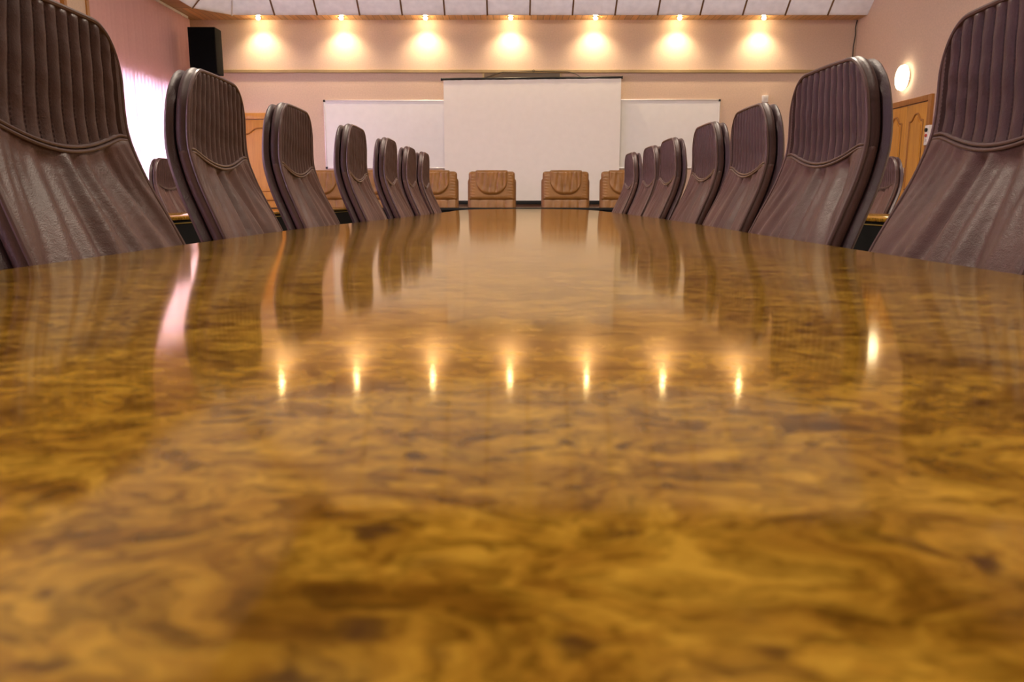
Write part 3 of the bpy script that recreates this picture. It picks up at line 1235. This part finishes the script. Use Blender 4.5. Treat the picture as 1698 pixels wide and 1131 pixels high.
obj('bottom_bar', boxm(-1.54, 1.53, -0.03, 0.01, 0.775, 0.84, bev=0.008), M['black'], scr)
bm = bmesh.new()
tube(bm, [(-0.80, 0, 2.895), (-0.62, 0.03, 2.96), (-0.5, 0.045, 2.995), (0.0, 0.045, 3.003), (0.6, 0.045, 2.998), (0.72, 0.03, 2.965), (0.82, 0, 2.905)], 0.005, 6)
tube(bm, [(0.02 + 0.018 * math.cos(a), 0.045, 3.012 + 0.018 * math.sin(a)) for a in [2 * PI * k / 14 for k in range(14)]], 0.004, 6, closed=True)
obj('hanging_cord', bm, M['black'], scr)

bx = thing('wooden_box', 'shallow dark brown box on the wall above the projection screen', 'box', (0.17, 14.0, 2.6))
obj('panel', boxm(-0.645, 0.645, -0.045, -0.001, 0, 0.375), M['brown'], bx, False)
for s in (-1, 1):
    obj('side_strip', boxm(s * 0.66 - 0.0145, s * 0.66 + 0.0145, -0.048, -0.001, 0, 0.375), M['trunk'], bx, False)


def whiteboard(label, x0, x1, z0, z1):
    cx = (x0 + x1) / 2
    h = (x1 - x0) / 2
    t = thing('whiteboard', label, 'whiteboard', (cx, 14.0, z0), group='whiteboards on the far wall')
    H = z1 - z0
    obj('panel', boxm(-h + 0.01, h - 0.01, -0.018, -0.001, 0.01, H - 0.01), M['board'], t, False)
    bm_ = bmesh.new()
    box(bm_, -h, h, -0.026, -0.001, H - 0.022, H, bev=0.004)
    box(bm_, -h, h, -0.026, -0.001, 0, 0.022, bev=0.004)
    box(bm_, -h, -h + 0.022, -0.026, -0.001, 0.02, H - 0.02, bev=0.004)
    box(bm_, h - 0.022, h, -0.026, -0.001, 0.02, H - 0.02, bev=0.004)
    obj('frame', bm_, M['alu'], t)
    for sx in (-1, 1):
        for zz in (0.0, H - 0.032):
            obj('corner_cap', boxm(sx * (h - 0.014) - 0.018, sx * (h - 0.014) + 0.018, -0.030, -0.001, zz - 0.002, zz + 0.034, bev=0.005), M['black'], t)
    return t


whiteboard('whiteboard left of the projection screen, above the left chairs', -3.24, -0.84, 1.385, 2.54)
whiteboard('whiteboard right of the projection screen, above the right chairs', 1.18, 3.58, 1.385, 2.55)

# ------------------------------------------------------------------ small wall things
sp = thing('loudspeaker', 'black box loudspeaker hung in the far left corner beside the blinds', 'speaker', (-4.895, 13.0, 2.83))
obj('cabinet', boxm(-0.215, 0.215, 0.012, 0.30, 0, 0.70, bev=0.008), M['matte'], sp)
obj('grille', boxm(-0.205, 0.205, 0.0, 0.0115, 0.012, 0.688, bev=0.004), M['cloth'], sp)
bm = bmesh.new()
box(bm, -0.20, -0.14, 0.3005, 0.9985, 0.30, 0.36)
box(bm, -0.21, -0.13, 0.98, 0.9985, 0.22, 0.44)
obj('bracket', bm, M['black'], sp)

sn = thing('wall_sensor', 'small white sensor box on the far wall right of the whiteboard', 'sensor', (4.34, 14.0, 2.50))
obj('housing', boxm(-0.05, 0.05, -0.055, -0.001, 0, 0.115, bev=0.008), M['white'], sn)
obj('lens', boxm(-0.03, 0.03, -0.058, -0.0555, 0.03, 0.08, bev=0.001), M['alu'], sn)

sw = thing('switch_box', 'beige control box with buttons on the wall beside the double door', 'switch', (XR, 11.215, 1.60))
obj('housing', boxm(-0.10, -0.001, -0.058, 0.058, 0, 0.27, bev=0.008), M['white'], sw)
bm = bmesh.new(); cyl(bm, (-0.1005, 0, 0.205), (-0.122, 0, 0.205), 0.026); obj('knob', bm, M['black'], sw)
bm = bmesh.new(); cyl(bm, (-0.1005, 0, 0.13), (-0.114, 0, 0.13), 0.022); obj('button', bm, M['red'], sw)
bm = bmesh.new(); cyl(bm, (-0.1005, 0, 0.065), (-0.112, 0, 0.065), 0.020); obj('button', bm, M['alu'], sw)

bm = bmesh.new()
tube(bm, [(0, 0, SOF - 0.005), (-0.02, 0, 3.72), (-0.012, 0, 3.6), (-0.035, 0, 3.4), (-0.03, 0, 3.2), (-0.03, 0, 3.038)], 0.008, 6)
tag(obj('cable', bm, M['black'], loc=(XR - 0.02, WALL_Y - 0.012, 0)), 'thin black cable running down the far right corner of the room', 'cable')

# round wall lamps on the right wall (the farthest one is in the picture)
for i, (y, lab) in enumerate(((12.14, 'round glowing wall lamp above the double door'),)):
    t = thing('wall_lamp', lab, 'lamp', (XR, y, 2.635))
    bm = bmesh.new()
    lathe(bm, [(0.10, -0.001), (0.10, -0.035), (0.16, -0.036), (0.16, -0.04)], axis='X', n=48)
    obj('base', bm, M['white'], t)
    bm = bmesh.new()
    lathe(bm, [(0.170, -0.0405), (0.184, -0.046), (0.186, -0.055), (0.184, -0.075), (0.172, -0.088), (0.12, -0.100), (0.07, -0.106), (0.01, -0.108)], axis='X', n=48)
    cv = obj('opal_cover', bm, M['globe'], t)
    bm = bmesh.new()
    tube(bm, [(-0.084, 0.181 * math.cos(a), 0.181 * math.sin(a)) for a in [2 * PI * k / 48 for k in range(48)]], 0.004, 6, closed=True)
    obj('trim_ring', bm, M['brass'], t)

# recessed halogen spots in the front soffit
SPX = [-4.22, -2.84, -1.44, -0.02, 1.39, 2.79, 4.19]
ORDS = ['leftmost', 'second from the left', 'third from the left', 'middle', 'third from the right', 'second from the right', 'rightmost']
sproto = None
for x, w in zip(SPX, ORDS):
    lab = '%s of the seven halogen spotlights in the wooden soffit' % w
    if sproto is None:
        sproto = thing('spotlight', lab, 'lamp', (x, 13.78, SOF), group='halogen spotlights in the wooden soffit')
        bm = bmesh.new()
        lathe(bm, [(0.052, -0.0005), (0.056, -0.006), (0.05, -0.012), (0.036, -0.012)], n=28)
        obj('trim_ring', bm, M['chrome'], sproto)
        bm = bmesh.new()
        lathe(bm, [(0.032, -0.0125), (0.034, -0.022), (0.028, -0.036), (0.014, -0.046), (0.002, -0.049)], n=24)
        obj('bulb', bm, M['bulb'], sproto)
    else:
        dup(sproto, (x, 13.78, SOF), 0, lab, 'halogen spotlights in the wooden soffit')
    d = bpy.data.lights.new('spot_beam', 'SPOT')
    d.energy, d.color, d.spot_size, d.spot_blend, d.shadow_soft_size = 62, (1.0, 0.77, 0.48), math.radians(130), 1.0, 0.03
    o = bpy.data.objects.new('spot_beam', d)
    COL.objects.link(o)
    o.location = (x, 13.78, SOF - 0.06)

# added panels that carry the fill lights, out of view
cproto = None
for i, (x, y) in enumerate(FILL_LAMPS):
    lab = 'added square fill light high above the table, out of the picture'
    if cproto is None:
        cproto = thing('fill_panel', lab, 'lamp', (x, y, TOP_Z), group='added square fill lights')
        bm = bmesh.new()
        box(bm, -0.6, 0.6, -0.6, 0.6, -0.05, -0.001, bev=0.01)
        obj('housing', bm, M['white'], cproto)
        obj('diffuser', boxm(-0.55, 0.55, -0.55, 0.55, -0.06, -0.0505), M['diffuser'], cproto, False)
    else:
        dup(cproto, (x, y, TOP_Z), 0, lab, 'added square fill lights')


# ------------------------------------------------------------------ vertical blinds on the left wall
def blind(label, y0, y1):
    t = thing('vertical_blind', label, 'blind', (XL + 0.07, (y0 + y1) / 2, 0))
    h = (y1 - y0) / 2
    obj('headrail', boxm(-0.02, 0.02, -h, h, SOF - 0.045, SOF - 0.005), M['white'], t, False)
    bm_ = bmesh.new()
    n = int((y1 - y0) / 0.112)
    rnd = random.Random(int(y0 * 10))
    for k in range(n):
        yc_ = -h + (k + 0.5) * (y1 - y0) / n
        a = math.radians(28 + rnd.uniform(-2, 2))
        dx, dy = math.sin(a) * 0.075, math.cos(a) * 0.075
        seg = 6
        cols = []
        for s in range(seg + 1):
            q = -1 + 2 * s / seg
            bow = 0.004 * (1 - q * q)
            cols.append((q * dx + bow, yc_ + q * dy))
        lo_ = [bm_.verts.new((x, y, 0.04)) for x, y in cols]
        hi_ = [bm_.verts.new((x, y, SOF - 0.048)) for x, y in cols]
        for s in range(seg):
            bm_.faces.new((lo_[s], lo_[s + 1], hi_[s + 1], hi_[s]))
    obj('slats', bm_, M['blind'], t)
    return t


blind('pink vertical blind between the wall pillar and the far corner', 10.46, 13.72)
blind('pink vertical blind on the near side of the wall pillar', 3.0, 9.82)
blind('pink vertical blind along the left wall behind the camera', -3.9, 2.9)
